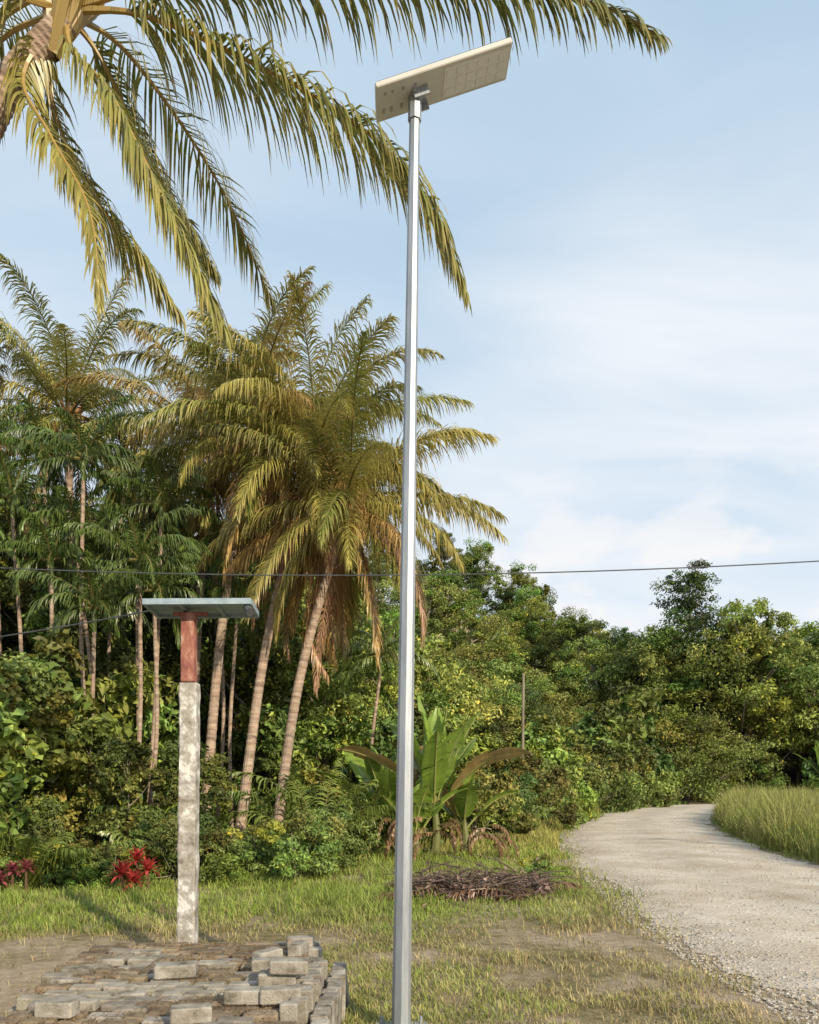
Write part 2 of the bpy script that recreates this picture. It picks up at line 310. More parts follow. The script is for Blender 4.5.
# ---------------------------------------------------------------- broadleaf trees
def tree_mesh(name,seed,Ht,W,nb,nleaf,ls,base,low=.35,shape=0,r0=.2,asp=.5):
    global rng
    sv=rng;rng=np.random.default_rng(seed);a=Acc()
    lean=rng.normal(0,.06*Ht,2);P=smooth_curve([(0,0,-.3),(lean[0]*.3,lean[1]*.3,Ht*.4),(lean[0],lean[1],Ht*.88)],14)
    tube(a,P,np.linspace(r0,r0*.25,14),8,(1,1,1),1,cap=False)
    per=nleaf//nb
    for b in range(nb):
        f=(b+.5)/nb;z=Ht*(low+(.97-low)*f)+rng.normal(0,.03*Ht)
        env=math.sin(math.pi*min(1,(.18+.82*f)**.9))**.55 if shape==0 else (1.12-f)**.9*rng.uniform(.5,1.15)
        az=b*2.4+rng.normal(0,.6);rr=W*.5*env*rng.uniform(.3,1.0)
        ax=np.interp(z,P[:,2],P[:,0]);ay=np.interp(z,P[:,2],P[:,1])
        c=np.array([ax+math.cos(az)*rr,ay+math.sin(az)*rr,z])
        R=np.array([1,1,.5 if shape else .68])*W*rng.uniform(.12,.27)*(1 if not shape else (1.15-.6*f))
        zs=max(Ht*.15,z-rr*.7-.3);s0=np.array([np.interp(zs,P[:,2],P[:,0]),np.interp(zs,P[:,2],P[:,1]),zs])
        tube(a,smooth_curve([s0,(s0+c)/2+[0,0,-.1*rr],c],6),np.linspace(r0*.4,r0*.08,6),5,(1,1,1),1,cap=False)
        nsub=8;u=nz(rng.normal(size=(nsub,3)));sc_=c+u*R*.85
        bc=base*rng.uniform(.55,1.5)*np.array([rng.uniform(.8,1.25),1,rng.uniform(.7,1.2)])
        kk=per;idx=rng.integers(0,nsub,kk);v=nz(rng.normal(size=(kk,3)));rad=rng.random(kk)[:,None]**.4
        pos=sc_[idx]+v*rad*R*.5*(rng.uniform(.5,1.3,nsub)[idx])[:,None]
        pos[:,2]=np.maximum(pos[:,2],.05)
        nn=v*.8+UP*.5+rng.normal(0,.5,(kk,3))
        col=bc*rng.uniform(.55,1.5,(kk,1))*np.where(rng.random((kk,1))<.04,np.array([[1.9,1.5,1.]]),np.ones((1,3)))
        leaves(a,pos,nn,ls*rng.uniform(.6,1.3,kk),ls*asp*rng.uniform(.6,1.2,kk),col,0,droop=.6)
    rng=sv
    return a.mesh(name,[M_leaf,M_bark])
LG=np.array([.175,.225,.052]);MG=np.array([.125,.175,.042]);DG=np.array([.08,.13,.035])
T=[tree_mesh("tree_a",1,9,6.5,24,19000,.23,LG,.22),tree_mesh("tree_b",2,11,6,26,20000,.23,MG,.2),tree_mesh("tree_c",3,8,7,22,17000,.23,LG*1.1,.18),
   tree_mesh("tree_d",4,12,5.5,26,19000,.23,DG*1.15,.3),tree_mesh("tree_e",5,10,7.5,28,21000,.25,MG*1.1,.25),tree_mesh("tree_f",6,9.5,5.5,18,11000,.21,LG*1.2,.4)]
TH=[9,11,8,12,10,9.5]
TALL=tree_mesh("tall_tree",9,22,13,38,17000,.32,DG,.42,shape=1,r0=.3)
SH=[tree_mesh("shrub_a",21,2.6,3,14,7000,.17,LG,.05,r0=.05),tree_mesh("shrub_b",22,2.0,3.2,14,8000,.14,MG,.05,r0=.05),
    tree_mesh("shrub_c",23,4.2,3.4,22,5200,.27,MG*1.25,.05,r0=.05,asp=.62),tree_mesh("shrub_d",24,1.2,2.2,10,6000,.10,LG*1.1,.08,r0=.03),
    tree_mesh("shrub_e",25,3.6,2.6,18,7500,.13,LG*.9,.2,r0=.04,asp=.8)]
VINE=tree_mesh("vine_mound",30,8,10.5,40,26000,.28,LG*1.05,.04,r0=.3)
def forest(pname,tl):
    e=empty(pname)
    for (x,y,h) in tl:
        j=rng.integers(0,6);s=h/TH[j]
        put("tree",T[j],(x,y,float(H(x,y))-.1),rng.uniform(0,6.28),(s*rng.uniform(.9,1.25),s*rng.uniform(.9,1.25),s),e)
L_=[]
for _ in range(160):
    y=rng.uniform(78,128);x=rng.uniform(-.22,.68)*y;L_.append((x,y,rng.choice([5.5,7,8,9,12])*rng.uniform(.85,1.15)))
forest("hillside_forest",L_)
L_=[]
for _ in range(26):
    y=rng.uniform(70,84);L_.append((rng.uniform(.3,.75)*y+2,y,rng.uniform(9,17)))
for x,y,h in [(33,73,12),(39,73,15.5),(44,74,13),(22,76,9),(50,75,15),(36.5,79,15),(41.5,80,16)]: L_.append((x,y,h))
forest("roadside_forest_far",L_)
L_=[]
for y0 in (33,39,46,55):
    for x in np.arange(-4,float(lx(y0))-3.2,3.3):
        L_.append((x+rng.normal(0,.8),y0+rng.normal(0,1.4),rng.uniform(4.2,7.4)*(y0/38)**.7))
forest("roadside_forest",L_)
L_=[]
for _ in range(28):
    y=rng.uniform(34,54);L_.append((rng.uniform(-.62,-.1)*y,y,rng.uniform(9,14)))
forest("jungle_forest",L_)
for x,y,h,j in [(-15,24,12.5,1),(-12,25,11,3),(-9,26,12.5,3),(-6.2,25,10,1),(-3.4,26,8.5,4),(-.6,27,7.5,0),(-13.6,20.5,9,4),(-10.6,22.5,9.5,1),(-7.6,23.5,8.5,3),(-5,23.5,7,0),(-17,22,13,3),(1.2,29,6.5,2),(3.6,31,5.2,0),(-2.5,22.5,5.5,2),(-.3,22.5,5.2,5),(-9.0,20.0,7.5,3)]:
    put("broadleaf_tree",T[j],(x,y,-.1),rng.uniform(0,6.28),h/TH[j])
put("tall_tree",TALL,(29.4,77,float(H(29.4,77))-.2),.4,1.0)
put("broadleaf_tree",T[4],(32.6,75,float(H(32,75))),1.0,(1.6,1.5,1.75))
put("broadleaf_tree",T[5],(26.3,77,float(H(26,77))),2.0,(1.3,1.3,1.6))
put("vine_covered_tree",VINE,(25.4,69.5,-.2),.2,(1.05,1.0,1.0))
for x,y,s,j in [(-9.2,14.5,1.0,2),(-7.4,15.5,1.05,2),(-6.2,14.8,.8,4),(-8.1,13.2,.9,2),(-6.9,13.1,.6,1),(-5.3,14.4,.7,4),(-7.6,14.1,1.0,4),(-4.3,14.9,.65,4),(-3.9,12.6,.5,1),(-3.2,12.5,.7,3),(-2.6,13.0,.8,3),(-1.9,12.7,.8,3),(-1.5,13.6,.5,1),(-1.2,17,.6,1),(-10.6,13.4,1.1,0),(-11.5,16,1.1,2),(.4,20.2,.8,1),(1.8,20.5,.9,0),(2.6,23,.9,1),(3.9,25,1,0),(.2,21,.9,2),(4.6,28,1.2,1),(6.6,34,1.2,0),(5.6,31,1.0,2),(8.6,39,1.4,1),(10.6,44,1.5,0),(12.5,48.5,1.5,2),(15.5,54,1.7,0),(18.5,62.5,1.3,1),(19.5,66,2.2,2),(32,68.5,1.7,0),(38,68.5,2.1,2),(2.1,12.3,.38,3),(1.9,11.9,.25,3),(-5.5,12.6,.5,3),(-2.5,20.2,.8,0),(-3.9,21.2,1.0,2),(-6.8,18.8,1.1,2),(44,67,2.,1),(50,68,2.2,0),(-6.2,11.7,.55,3),(-5.2,11.9,.5,3),(-4.6,11.8,.5,3),(-7.3,12.,.6,3)]:
    put("shrub",SH[j],(x,y,-.05),rng.uniform(0,6.28),s*rng.uniform(.92,1.08))
# ---------------------------------------------------------------- palms
coconut_palm("coconut_palm",(-3.15,17.6,0),(-1.45,17.8,8.15),28,4.2,golden=.6,dead=8,el_hi=60,el_rng=112,brown=.22,trunk=(.13,.09),hang=6)
coconut_palm("coconut_palm",(-3.95,17.4,0),(-2.4,18.7,9.75),38,4.6,golden=.7,dead=3,brown=.08,trunk=(.13,.09))
coconut_palm("coconut_palm",(-4.8,17.6,0),(-4.0,19,10.3),26,4.4,golden=.4,dead=3,brown=.1,trunk=(.13,.09))
coconut_palm("coconut_palm",(-5.9,20.5,0),(-5.5,21,11.0),26,4.6,golden=.4,dead=3,brown=.1,trunk=(.13,.09))
coconut_palm("coconut_palm",(-9.4,21.5,0),(-9.9,22,12.3),28,4.4,golden=.15,dead=1,brown=.03,hang=1)
coconut_palm("coconut_palm",(-13.6,22,0),(-12.8,21,10.5),24,4.4,golden=.1,dead=1,dark=True,brown=.03,hang=1)
def areca(name,base,crown,nf=10,L=2.3,col=DGREEN):
    a=Acc();palm_trunk(a,[base,(np.array(base)+crown)/2+[rng.normal(0,.12),0,0],crown],.055,.04,8)
    c=np.array(crown,float);tube(a,[c,c+[0,0,.3],c+[0,0,.55]],[.05,.06,.035],8,(.14,.2,.05),0)
    for i in range(nf):
        f=(i+.5)/nf;frond(a,arc(c+[0,0,.5],i*2.4,math.radians(84-95*f),L*rng.uniform(.75,1.1),math.radians(rng.uniform(60,115)),tw=rng.normal(0,.4)),.45,44,col*rng.uniform(.7,1.5),col*1.9,droop=1.4,width=.03,a0=50,a1=18)
    return a.obj(name,[M_frond,M_palmbark])
for b_,c_ in [((-6.9,17,0),(-7.3,17,8.4)),((-6.1,17.6,0),(-5.75,17.6,7.6)),((-8.6,18.5,0),(-8.9,18.5,9.0)),((-5.75,16.4,0),(-5.5,16.4,5.3)),((-5.95,16.2,0),(-5.75,16.2,5.9)),((-9.8,16.5,0),(-9.7,16.5,6.4)),((-8.0,17.2,0),(-8.1,17.2,6.2)),((-4.4,18.9,0),(-4.3,18.9,5.6)),((-1.0,20.6,0),(-.8,20.6,4.6)),((-7.6,20,0),(-7.5,20,9.4)),((-6.5,18.4,0),(-6.6,18.4,6.8)),((-9.3,18,0),(-9.4,18,7.9)),((-7.4,18.0,0),(-7.9,18.,7.2)),((-5.0,19.6,0),(-5.0,19.6,7.0)),((-10.4,19.,0),(-10.5,19.,9.6)),((-6.55,15.9,0),(-6.6,15.9,4.8))]:
    areca("areca_palm",b_,c_,13,rng.uniform(1.5,2.0),DGREEN*rng.uniform(.9,1.7))
def sapling(name,x,y,nf,L,col,leaf=.45,z=0.,w=.04):
    a=Acc()
    for i in range(nf): frond(a,arc((x,y,z),i*2.4+rng.normal(0,.2),math.radians(rng.uniform(45,82)),L*rng.uniform(.7,1.1),math.radians(rng.uniform(50,95))),leaf,34,col*rng.uniform(.8,1.4),col*1.8,droop=.9,width=w,rach=.015)
    return a.obj(name,[M_frond])
for x,y,nf,L,col,lf in [(-6.0,12.0,12,1.5,GREEN*.8,.45),(-5.2,12.4,9,1.2,GREEN,.4),(-1.9,16.2,12,2.8,GREEN*.8,.55),(-3.0,18.2,10,3.0,DGREEN*1.5,.6),(-.9,16.8,9,2.2,GREEN*.7,.5),(-7.4,12.2,10,1.3,GREEN*.8,.45),(-4.4,12.9,8,1.4,GREEN*.8,.45),(-5.2,15.2,9,2.0,DGREEN*1.6,.5),(-2.3,15.4,9,1.4,GREEN*.7,.4),(3.2,24.5,9,2.2,GREEN*.9,.5),(-3.6,14.0,9,1.5,GREEN*.7,.4)]:
    sapling("palm_sapling",x,y,nf,L,col,lf)
# foreground coconut palm (crown over upper left)
a=Acc();C=np.array([-2.72,6.0,7.72])
palm_trunk(a,[(-5.6,6.3,0),(-4.35,6.1,4.2),(-3.6,6.02,6.2),(-3.18,6.0,7.1),C-[0,0,.1]],.16,.10,14)
fg=[([C,(-2.1,5.98,7.66),(-1.26,5.95,7.27),(-.39,5.9,6.72),(.12,5.85,6.12),(.40,5.8,5.42)],GREEN*.9,GOLD,.80,180),
    ([C,(-2.0,5.9,7.8),(-1.18,5.7,7.72),(.3,5.6,7.57),(1.35,5.6,7.36),(1.84,5.6,7.12)],GREEN*.75,GOLD*.7,.66,180),
    ([C,(-2.62,5.9,7.3),(-2.3,5.8,6.9),(-1.9,5.7,6.1),(-1.36,5.6,4.95)],GREEN*.9+YEL*.2,GOLD,.68,140),
    ([C,(-3.0,5.9,7.1),(-2.74,5.8,6.55),(-2.4,5.7,5.9),(-2.3,5.65,5.15)],GREEN*.5+YEL*.4,GOLD,.5,110),
    ([C,(-2.5,6.2,7.5),(-2.2,6.5,6.9),(-1.75,6.8,6.2)],GREEN*.8,GOLD,.6,95),
    ([C,(-2.9,6.1,7.3),(-2.75,6.3,6.7),(-2.3,6.5,6.1),(-2.0,6.6,5.7)],GREEN*.8+YEL*.2,GOLD,.6,100),
    ([C,(-3.1,5.7,7.5),(-3.35,5.5,6.9),(-3.3,5.3,6.0)],GREEN*.8+YEL*.2,GOLD,.6,95),
    ([C,(-2.4,6.6,7.9),(-1.9,7.6,7.6),(-1.5,8.4,6.9)],GREEN*.8,GOLD,.7,90),
    ([C,(-3.2,6.4,8.2),(-4.2,7.0,8.2),(-5.6,7.4,7.0)],GREEN,GOLD,.75,80),
    ([C,(-3.2,5.6,8.3),(-4.4,5.0,8.2),(-5.8,4.4,7.0)],GREEN,GOLD,.75,80),
    ([C,(-2.6,6.4,8.9),(-2.3,6.9,10.2),(-1.9,7.6,11.2)],GREEN,GOLD,.75,70),
    ([C,(-2.9,5.5,8.9),(-3.2,4.9,10.2),(-3.6,4.2,11.2)],GREEN,GOLD,.75,70),
    ([C,(-1.9,5.7,8.4),(-.8,5.4,8.8),(.6,5.1,8.6)],GREEN,GOLD,.75,80),
    ([C,(-3.4,6.2,7.6),(-4.1,6.6,6.9),(-4.6,6.9,5.8)],GREEN,GOLD,.7,80)]
for P,b_,t_,l_,n_ in fg: frond(a,P,l_,n_,b_,b_*.35+t_*.65,droop=1.6,width=.021,rach=.022,a0=58,a1=18,rcol=(.50,.34,.11))
for i in range(14):
    az=rng.uniform(0,6.28);d_=np.array([math.cos(az),math.sin(az),0]);tube(a,[C-[0.1,0,.35],C+d_*.12,C+d_*.28+[0,0,.2]],[.06,.045,.02],6,GOLD*rng.uniform(.5,.9),0,cap=False)
a.obj("coconut_palm",[M_frond,M_palmbark])
# ---------------------------------------------------------------- banana plants
def banana(name,x,y,n,L,z0=.9,Wd=1.2):
    a=Acc();tube(a,smooth_curve([(x,y,-.1),(x+.05,y,z0*.6),(x,y,z0+.3)],8),[.13,.12,.11,.1,.09,.08,.07,.05],8,(.22,.24,.09),0)
    for i in range(n):
        az=i*2.4+.5;el=math.radians(86-42*(i/n)+rng.normal(0,5));LL=L*rng.uniform(.8,1.1);P=arc((x,y,z0),az,el,LL,math.radians(rng.uniform(15,60)*(.3+i/n)),30,pw=2)
        S=np.array([-math.sin(az),math.cos(az),0]);T_=nz(np.gradient(P,axis=0));S=nz(S+rng.normal(0,.3,3));Nn=nz(np.cross(T_,S))
        tube(a,P,np.linspace(.03,.008,30),5,(.4,.42,.14),0,cap=False)
        t=np.linspace(0,1,30);W=np.interp(t,[0,.2,.28,.5,.85,1],[0,0,.14,.24,.17,.02])*Wd
        col=np.array([.20,.31,.05])*rng.uniform(.65,1.25) if rng.random()>.1 else np.array([.36,.25,.1])
        for sd in (1,-1):
            tear=0
            for q in range(7,29):
                if rng.random()<.25: tear=rng.uniform(-.4,.15)
                o1=S*sd*W[q]+Nn[q]*W[q]*(.3+tear);o2=S*sd*W[q+1]+Nn[q+1]*W[q+1]*(.3+tear)
                p0,p1=P[q],P[q+1];m1=p0+o1*.5+Nn[q]*.02;m2=p1+o2*.5+Nn[q]*.02
                a.add([p0,p1,m2,m1,p0+o1,p1+o2],[[0,1,2,3],[3,2,5,4]],col*rng.uniform(.85,1.15))
    return a.obj(name,[M_frond])
banana("banana_plant",.55,17,12,2.8,.9,1.3);banana("banana_plant",-.45,17.4,10,2.3,.6,1.2);banana("banana_plant",1.25,17.6,8,1.8,.5);banana("banana_plant",.1,16.6,7,1.6,.3);banana("banana_plant",31,56.5,9,3.4,1.8,1.5)
a=Acc()
for i in range(22): frond(a,arc((rng.uniform(-.5,1.8),rng.uniform(16.,16.7),rng.uniform(.3,1.0)),rng.uniform(3.4,6.0),.3,rng.uniform(.7,1.2),2.4),.16,26,BROWN*.45,BROWN*.9,droop=2.2,width=.05,rach=.012,gap=.3)
a.obj("dead_banana_leaves",[M_frond])
def cordyline(name,pl,col,L=.26):
    a=Acc()
    for cx,cy,cz in pl:
        tube(a,[(cx,cy,0),(cx,cy,cz)],[.02,.015],5,(.2,.12,.08),0,cap=False)
        for i in range(30):
            az=i*2.4;P=arc((cx,cy,cz),az,math.radians(80-95*(i/30)),L,1.0,5);S=np.array([-math.sin(az),math.cos(az),0]);w=np.array([.01,.025,.03,.02,.003])[:,None]
            V=np.stack([P-S*w,P+S*w],1).reshape(-1,3);a.add(V,[[2*q,2*q+1,2*q+3,2*q+2] for q in range(4)],np.array(col)*rng.uniform(.4,1.3))
    return a.obj(name,[M_frond])
cordyline("red_cordyline_plant",[(-4.05,11.3,.48),(-3.85,11.2,.34),(-4.2,11.1,.3),(-4.0,11.0,.18)],[.50,.06,.055])
cordyline("pink_cordyline_plant",[(-5.85,11.2,.32),(-6.0,11.1,.2),(-5.65,11.2,.36),(-6.2,11.3,.3)],[.36,.10,.10],.2)
# fallen branch pile
a=Acc()
for i in range(260):
    x=rng.uniform(.1,1.95);y=11.1+rng.normal(0,.33);z=abs(rng.normal(0,.13))+.03;az=rng.normal(0,.8)+(math.pi if rng.random()<.5 else 0)
    tube(a,arc((x,y,z),az,rng.normal(.12,.2),rng.uniform(.3,.8),rng.uniform(0,.8),7),np.linspace(rng.uniform(.007,.02),.004,7),5,(1,1,1),1,cap=False)
for i in range(16): frond(a,arc((rng.uniform(.2,1.8),11.1+rng.normal(0,.25),.12),rng.normal(0,.5)+(math.pi if i%2 else 0),.2,.9,.6),.3,22,BROWN*.35,BROWN*.7,droop=.9,width=.025,rach=.012)
n=2600;leaves(a,np.c_[rng.uniform(.1,2,n),11.1+rng.normal(0,.35,n),np.abs(rng.normal(0,.12,n))+.02],UP+rng.normal(0,.7,(n,3)),rng.uniform(.05,.16,n),rng.uniform(.02,.07,n),np.array([.2,.14,.11])*rng.uniform(.3,1.9,(n,1)))
a.obj("fallen_branch_pile",[M_frond,M_dry])
# ---------------------------------------------------------------- solar street lamp
root=empty("solar_street_lamp",(-.055,4.9,0));lean=np.array([.09,0,6.02])
def pt(z): return lean*(z/6.02)
a=Acc();zs=np.linspace(0,5.98,25);tube(a,np.array([pt(z) for z in zs]),np.interp(zs,[0,5.98],[.062,.033]),8)
a.obj("pole",[M_galv],False,root)
a=Acc();box(a,(0,0,.012),(.34,.34,.02));
for sx in (-1,1):
    for sy in (-1,1): tube(a,[(sx*.13,sy*.13,.02),(sx*.13,sy*.13,.07)],[.012,.012],8)
a.obj("base_plate",[M_galv],False,root)
tl=math.radians(-18.5);Rt=R3(math.radians(4),tl,0);cc=np.array([.265,-.02,6.12])
a=Acc();box(a,cc,(.90,.28,.034),rot=Rt,bev=.35);a.obj("lamp_housing",[M_cream],False,root)
a=Acc();box(a,cc+Rt@[0,0,.0205],(.87,.26,.006),rot=Rt);a.obj("solar_panel",[M_pv],False,root)
a=Acc();box(a,cc+Rt@[.22,0,-.0178],(.43,.22,.004),rot=Rt)
for i in range(6):
    for j in range(3): box(a,cc+Rt@[.04+i*.07,-.07+j*.07,-.0212],(.045,.045,.004),rot=Rt)
a.obj("led_modules",[M_white],False,root)
a=Acc()
for i,xx_ in enumerate((-.40,-.35,-.28,-.20)): box(a,cc+Rt@[xx_,.06,-.0185],(.018,.035,.005),rot=Rt);box(a,cc+Rt@[xx_+.01,-.07,-.0185],(.016,.02,.005),rot=Rt)
a.obj("vents_and_sensor",[M_vent],False,root)
a=Acc();tube(a,[pt(5.88),pt(6.04)],[.043,.043],8);box(a,pt(6.04)+[.02,0,.01],(.09,.1,.05),rot=Rt)
for s_ in (-1,1): box(a,pt(6.05)+[.03,s_*.055,.0],(.10,.012,.11),rot=Rt)
tube(a,[pt(6.02)+[0,-.075,0],pt(6.02)+[0,.075,0]],[.011,.011],8);a.obj("mounting_bracket",[M_galv],False,root)
# ---------------------------------------------------------------- old solar post
root=empty("old_solar_panel_post",(-1.93,6.6,0))
a=Acc()
k=26;zz=np.linspace(-.1,2.48,k)
sq=np.array([[-1,-.85],[-.85,-1],[.85,-1],[1,-.85],[1,.85],[.85,1],[-.85,1],[-1,.85]])*.074
V=np.concatenate([np.c_[sq*(1+rng.normal(0,.035,(8,1)))+[0.001*i,0],np.full(8,z)] for i,z in enumerate(zz)])
i=np.arange(k-1)[:,None]*8;j=np.arange(8)[None];a.add(V,np.stack([i+j,i+(j+1)%8,i+8+(j+1)%8,i+8+j],-1),(1,1,1))
b_=V[-8:];a.add(b_,[[0,1,2,7],[2,3,6,7],[3,4,5,6]],(1,1,1));a.obj("concrete_shaft",[M_conc],False,root)
a=Acc();box(a,(.015,0,2.79),(.115,.12,.60),bev=.15)
box(a,(.03,0,3.085),(.3,.04,.03));a.obj("steel_stub",[M_rust],False,root)
a=Acc();Rp=R3(math.radians(-2),math.radians(-1),math.radians(3));pc=np.array([.135,0,3.14]);
box(a,pc,(.88,.44,.012),rot=Rp)
for s_ in (-1,1):
    box(a,pc+Rp@[0,s_*.22,-.008],(.90,.03,.05),rot=Rp);box(a,pc+Rp@[s_*.44,0,-.008],(.03,.408,.047),rot=Rp)
for q in (-.15,.15): box(a,pc+Rp@[q,0,-.02],(.03,.405,.026),rot=Rp)
a.obj("panel_frame",[M_bluegrey],False,root)
a=Acc();box(a,pc+Rp@[0,0,.010],(.86,.42,.006),rot=Rp);a.obj("panel_glass",[M_pv],False,root)
a=Acc();tube(a,[pc+[.41,-.16,-.02],pc+[.44,-.2,-.07],pc+[.46,-.22,-.09]],[.025,.035,.04],8);a.obj("small_lamp",[M_dark],False,root)
# ---------------------------------------------------------------- paving block stack
a=Acc();x0,x1,y0,y1=-2.36,-.74,3.3,6.0;hh=.085
bx,by=.205,.102
for lay in range(4):
    for r,y in enumerate(np.arange(y0,y1,by+.006)):
        for c_,x in enumerate(np.arange(x0+(r%2)*.1,x1,bx+.007)):
            edge=(lay==3) or x<x0+.3 or x>x1-.3 or y>y1-.25
            if not edge: continue
            if lay==3 and (rng.random()<.03 or (x<x0+.22-.1*(y-y0)*1.0 and rng.random()<.5)): continue
            jt=.006 if lay<3 else .009
            skew=-.12*(y-y0)/2.7
            mossy=vnoise(np.array([x+9.]),np.array([y]),3.,12)[0]
            cl_=np.ones(3)*rng.uniform(.65,1.2)*np.array([1,rng.uniform(.96,1),rng.uniform(.88,1)])
            if mossy>.5 and lay==3: cl_=cl_*np.array([.72,.62,.5])
            sag_=.02*vnoise(np.array([x+9.]),np.array([y+4.]),1.5,22)[0] if lay==3 else 0
            box(a,(x+bx/2+rng.normal(0,jt)+skew,y+rng.normal(0,jt*.6),hh*(lay+.5)+(rng.normal(0,.007)+sag_ if lay==3 else 0)),(bx*.94,by*.92,hh*.96),cl_,0,
                R3(rng.normal(0,.035),rng.normal(0,.03),rng.normal(0,.035)) if lay==3 else R3(0,0,rng.normal(0,.02)),.25)
for r,y in enumerate(np.arange(4.2,5.6,.09)):
    for z in (.1,.3) if y<5.3 else (.1,):
        box(a,(-.66+.17*(r%2)*.3+rng.normal(0,.008)+.0,y,z),(.1,.078,.2),np.ones(3)*rng.uniform(.6,1.15),0,R3(rng.normal(0,.04),rng.normal(0,.04),rng.normal(0,.06)),.2)
    box(a,(-.50+rng.normal(0,.01),y*1.0,.15),(.1,.075,.3),np.ones(3)*rng.uniform(.6,1.15),0,R3(rng.normal(0,.04),rng.normal(0,.05),rng.normal(0,.08)),.2)
for x,y,z,rz,s_ in [(-1.52,4.95,.395,.15,1.25),(-.80,4.95,.41,1.3,1),(-.82,4.72,.40,.1,1.1),(-.74,4.35,.40,.2,1.1),(-.95,4.35,.395,.0,1),(-1.0,5.35,.395,.9,1),(-1.15,4.0,.395,.3,1),(-1.9,4.1,.395,-.1,1),(-.82,5.6,.395,1.4,1),(-.74,4.68,.485,.05,1.1),(-.84,5.85,.39,.2,1),(-.95,5.1,.395,.1,1)]:
    box(a,(x,y,z),(.21*s_,.103*s_,.085),np.ones(3)*rng.uniform(.95,1.25),0,R3(rng.normal(0,.04),rng.normal(0,.04),rz),.2)
box(a,(-1.52,4.6,.158),(1.35,2.5,.305),(1,1,1),1)
a.obj("paving_block_stack",[M_block,M_moss])
a=Acc();n=6500;x=rng.uniform(-2.3,-.72,n);y=rng.uniform(3.6,6.0,n);kp=vnoise(x+9,y,3.,12)+rng.normal(0,.08,n)>.55;x,y=x[kp],y[kp];n=len(x)
leaves(a,np.c_[x,y,np.full(n,.352)+rng.random(n)*.012],UP+rng.normal(0,.35,(n,3)),rng.uniform(.006,.025,n),rng.uniform(.005,.012,n),np.array([.2,.12,.06])*rng.uniform(.4,1.7,(n,1)))
a.obj("leaf_litter",[M_grass])
a=Acc();n=2400;y=4.5*(14/4.5)**rng.random(n);x=rng.uniform(-.75,.45,n)*y
leaves(a,np.c_[x,y,np.full(n,.02)+rng.random(n)*.015],UP+rng.normal(0,.3,(n,3)),rng.uniform(.015,.05,n),rng.uniform(.01,.022,n),np.array([.38,.26,.15])*rng.uniform(.3,1.4,(n,1)))
a.obj("ground_leaf_litter",[M_grass])
# ---------------------------------------------------------------- wires and poles
def sag(p,q,s,n=40):
    t=np.linspace(0,1,n)[:,None];P=np.array(p)*(1-t)+np.array(q)*t;P[:,2]-=(4*s*t*(1-t))[:,0];return P
a=Acc();tube(a,sag((-14,14.6,6.2),(14,12.0,5.75),.70),.011,5,(1,1,1),0,cap=False);a.obj("power_line",[M_dark])
a=Acc();tube(a,sag((-9,10.5,3.35),(-2.2,6.62,3.13),.10),.007,5,(1,1,1),0,cap=False);a.obj("power_line",[M_dark])
def upole(name,x,y,h,r=.1,arm=True):
    rt=empty(name,(x,y,0));a=Acc();tube(a,[(0,0,-.2),(0,0,h*.5),(.02,0,h)],[r,r*.85,r*.7],8);a.obj("shaft",[M_bark],False,rt)
    if arm:
        a=Acc();box(a,(0,0,h-.3),(1.1,.08,.08));[tube(a,[(q,0,h-.26),(q,0,h-.14)],[.03,.02],8) for q in (-.5,.5)];a.obj("crossarm",[M_bark],False,rt)
upole("utility_pole",14,12,6.05);upole("utility_pole",-14,14.6,6.5);upole("utility_pole",-9,10.5,3.6,.07,False);upole("wooden_post",3.95,26.5,5.5,.06,False)
# ---------------------------------------------------------------- world, sun, camera
S=nz(np.array([.55,-.80,0]));el=math.radians(26);S=np.array([S[0]*math.cos(el),S[1]*math.cos(el),math.sin(el)])
w=bpy.data.worlds.new("World");sc.world=w;w.use_nodes=True;nt=w.node_tree;bg=nt.nodes["Background"]
sky=N(nt,"ShaderNodeTexSky",sky_type='NISHITA',sun_disc=False,sun_elevation=el,sun_rotation=math.atan2(S[0],S[1]),air_density=1.0,dust_density=1.0,ozone_density=1.0)
tc=N(nt,"ShaderNodeTexCoord");sx=N(nt,"ShaderNodeSeparateXYZ");nt.links.new(tc.outputs["Generated"],sx.inputs[0])
veil=N(nt,"ShaderNodeMix",data_type='RGBA');veil.inputs[0].default_value=.75;nt.links.new(sky.outputs[0],veil.inputs[6]);veil.inputs[7].default_value=(3.8,5.1,6.3,1)
def math_(op,a_,b_,clamp=False):
    n=N(nt,"ShaderNodeMath",operation=op,use_clamp=clamp)
    for q,v in enumerate((a_,b_)):
        if isinstance(v,(int,float)): n.inputs[q].default_value=v
        else: nt.links.new(v,n.inputs[q])
    return n.outputs[0]
z2=math_('ADD',math_('MAXIMUM',sx.outputs[2],0.),.22)
cb=N(nt,"ShaderNodeCombineXYZ");nt.links.new(math_('DIVIDE',sx.outputs[0],z2),cb.inputs[0]);nt.links.new(math_('DIVIDE',sx.outputs[1],z2),cb.inputs[1])
mp=N(nt,"ShaderNodeMapping");mp.inputs["Rotation"].default_value=(0,0,.5);mp.inputs["Scale"].default_value=(.55,1.3,1);mp.inputs["Location"].default_value=(1.3,.4,0);nt.links.new(cb.outputs[0],mp.inputs[0])
nn=N(nt,"ShaderNodeTexNoise",Scale=.9,Detail=9,Roughness=.5,Distortion=.4);nt.links.new(mp.outputs[0],nn.inputs["Vector"])
cf=ramp(nt,nn.outputs[0],[(.40,(0,0,0)),(.68,(1,1,1))])
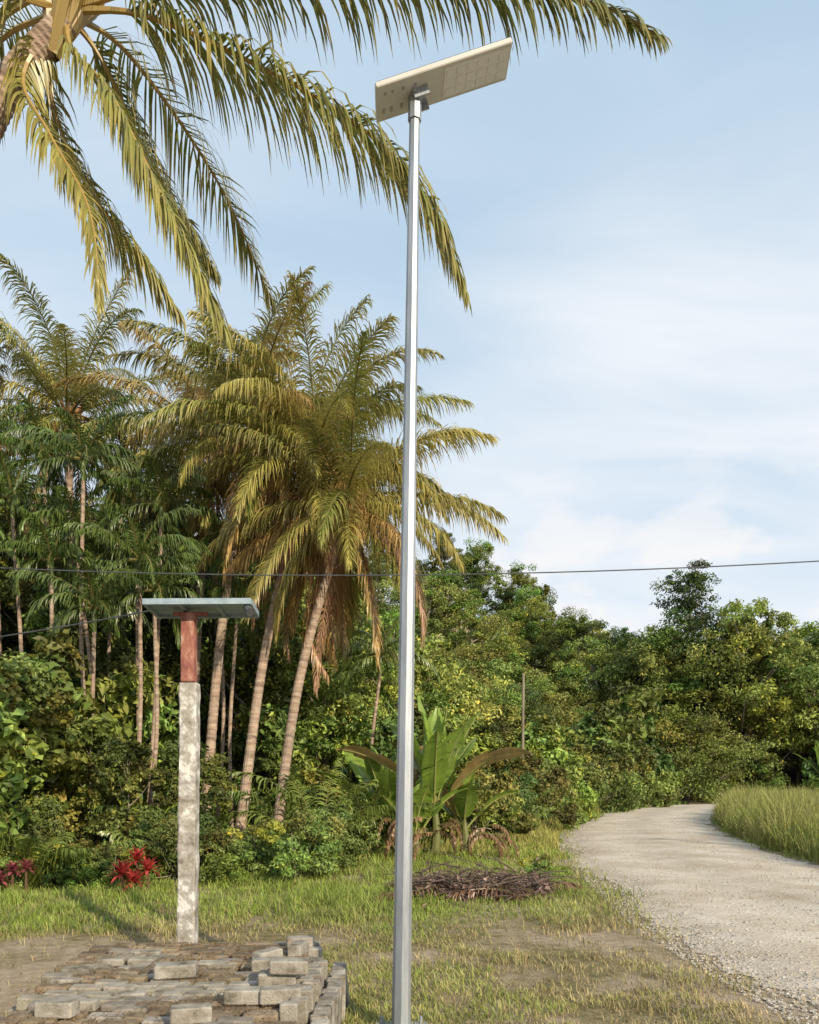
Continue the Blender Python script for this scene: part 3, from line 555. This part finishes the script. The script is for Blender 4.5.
# broad bright cloud bank low in the north-east
dv=N(nt,"ShaderNodeVectorMath",operation='DOT_PRODUCT');nt.links.new(tc.outputs["Generated"],dv.inputs[0]);dv.inputs[1].default_value=tuple(nz(np.array([.33,.86,.36])))
bank=N(nt,"ShaderNodeMapRange");bank.interpolation_type='SMOOTHSTEP';bank.inputs[1].default_value=.90;bank.inputs[2].default_value=.995;nt.links.new(dv.outputs["Value"],bank.inputs[0])
nb=N(nt,"ShaderNodeTexNoise",Scale=2.6,Detail=8,Roughness=.5,Distortion=.5);nt.links.new(mp.outputs[0],nb.inputs["Vector"])
bf=math_('MULTIPLY',bank.outputs[0],ramp(nt,nb.outputs[0],[(.32,(.25,.25,.25)),(.6,(1,1,1))]))
hz=N(nt,"ShaderNodeMapRange");hz.interpolation_type='SMOOTHSTEP';hz.inputs[1].default_value=.02;hz.inputs[2].default_value=.62;hz.inputs[3].default_value=.72;hz.inputs[4].default_value=.0;nt.links.new(sx.outputs[2],hz.inputs[0])
t1=math_('MULTIPLY',math_('MAXIMUM',cf,bf),math_('SUBTRACT',1.,hz.outputs[0]));t2=math_('ADD',t1,hz.outputs[0])
mix=N(nt,"ShaderNodeMix",data_type='RGBA');nt.links.new(t2,mix.inputs[0]);nt.links.new(veil.outputs[2],mix.inputs[6]);mix.inputs[7].default_value=(5.75,6.1,6.5,1)
mp2=N(nt,"ShaderNodeMapping");mp2.inputs["Scale"].default_value=(1,1,2.4);nt.links.new(tc.outputs["Generated"],mp2.inputs[0])
n2=N(nt,"ShaderNodeTexNoise",Scale=6.5,Detail=9,Roughness=.55);nt.links.new(mp2.outputs[0],n2.inputs["Vector"])
c2=ramp(nt,n2.outputs[0],[(.49,(0,0,0)),(.58,(1,1,1))])
lm=N(nt,"ShaderNodeMapRange");lm.inputs[1].default_value=.25;lm.inputs[2].default_value=.42;lm.inputs[3].default_value=.8;lm.inputs[4].default_value=.0;nt.links.new(sx.outputs[2],lm.inputs[0])
mix2=N(nt,"ShaderNodeMix",data_type='RGBA');nt.links.new(math_('MULTIPLY',c2,lm.outputs[0]),mix2.inputs[0]);nt.links.new(mix.outputs[2],mix2.inputs[6]);mix2.inputs[7].default_value=(6.5,6.4,6.35,1)
nt.links.new(mix2.outputs[2],bg.inputs[0]);bg.inputs[1].default_value=.15
sd=bpy.data.lights.new("sun","SUN");sd.energy=5.0;sd.angle=math.radians(.5);sd.color=(1,.85,.62)
so=bpy.data.objects.new("sun",sd);sc.collection.objects.link(so)
from mathutils import Vector
so.rotation_euler=Vector(S).to_track_quat('Z','Y').to_euler();so.location=(20,-20,30)
cd=bpy.data.cameras.new("camera");co=bpy.data.objects.new("camera",cd);sc.collection.objects.link(co);sc.camera=co
co.location=(0,0,1.6);co.rotation_euler=(math.radians(90),0,0);cd.sensor_width=36;cd.sensor_fit='VERTICAL';cd.sensor_height=36
cd.lens=760/1024*36;cd.shift_y=(785-512)/1024;cd.clip_start=.05;cd.clip_end=4000
sc.view_settings.view_transform='Standard';sc.view_settings.look='None';sc.view_settings.exposure=0
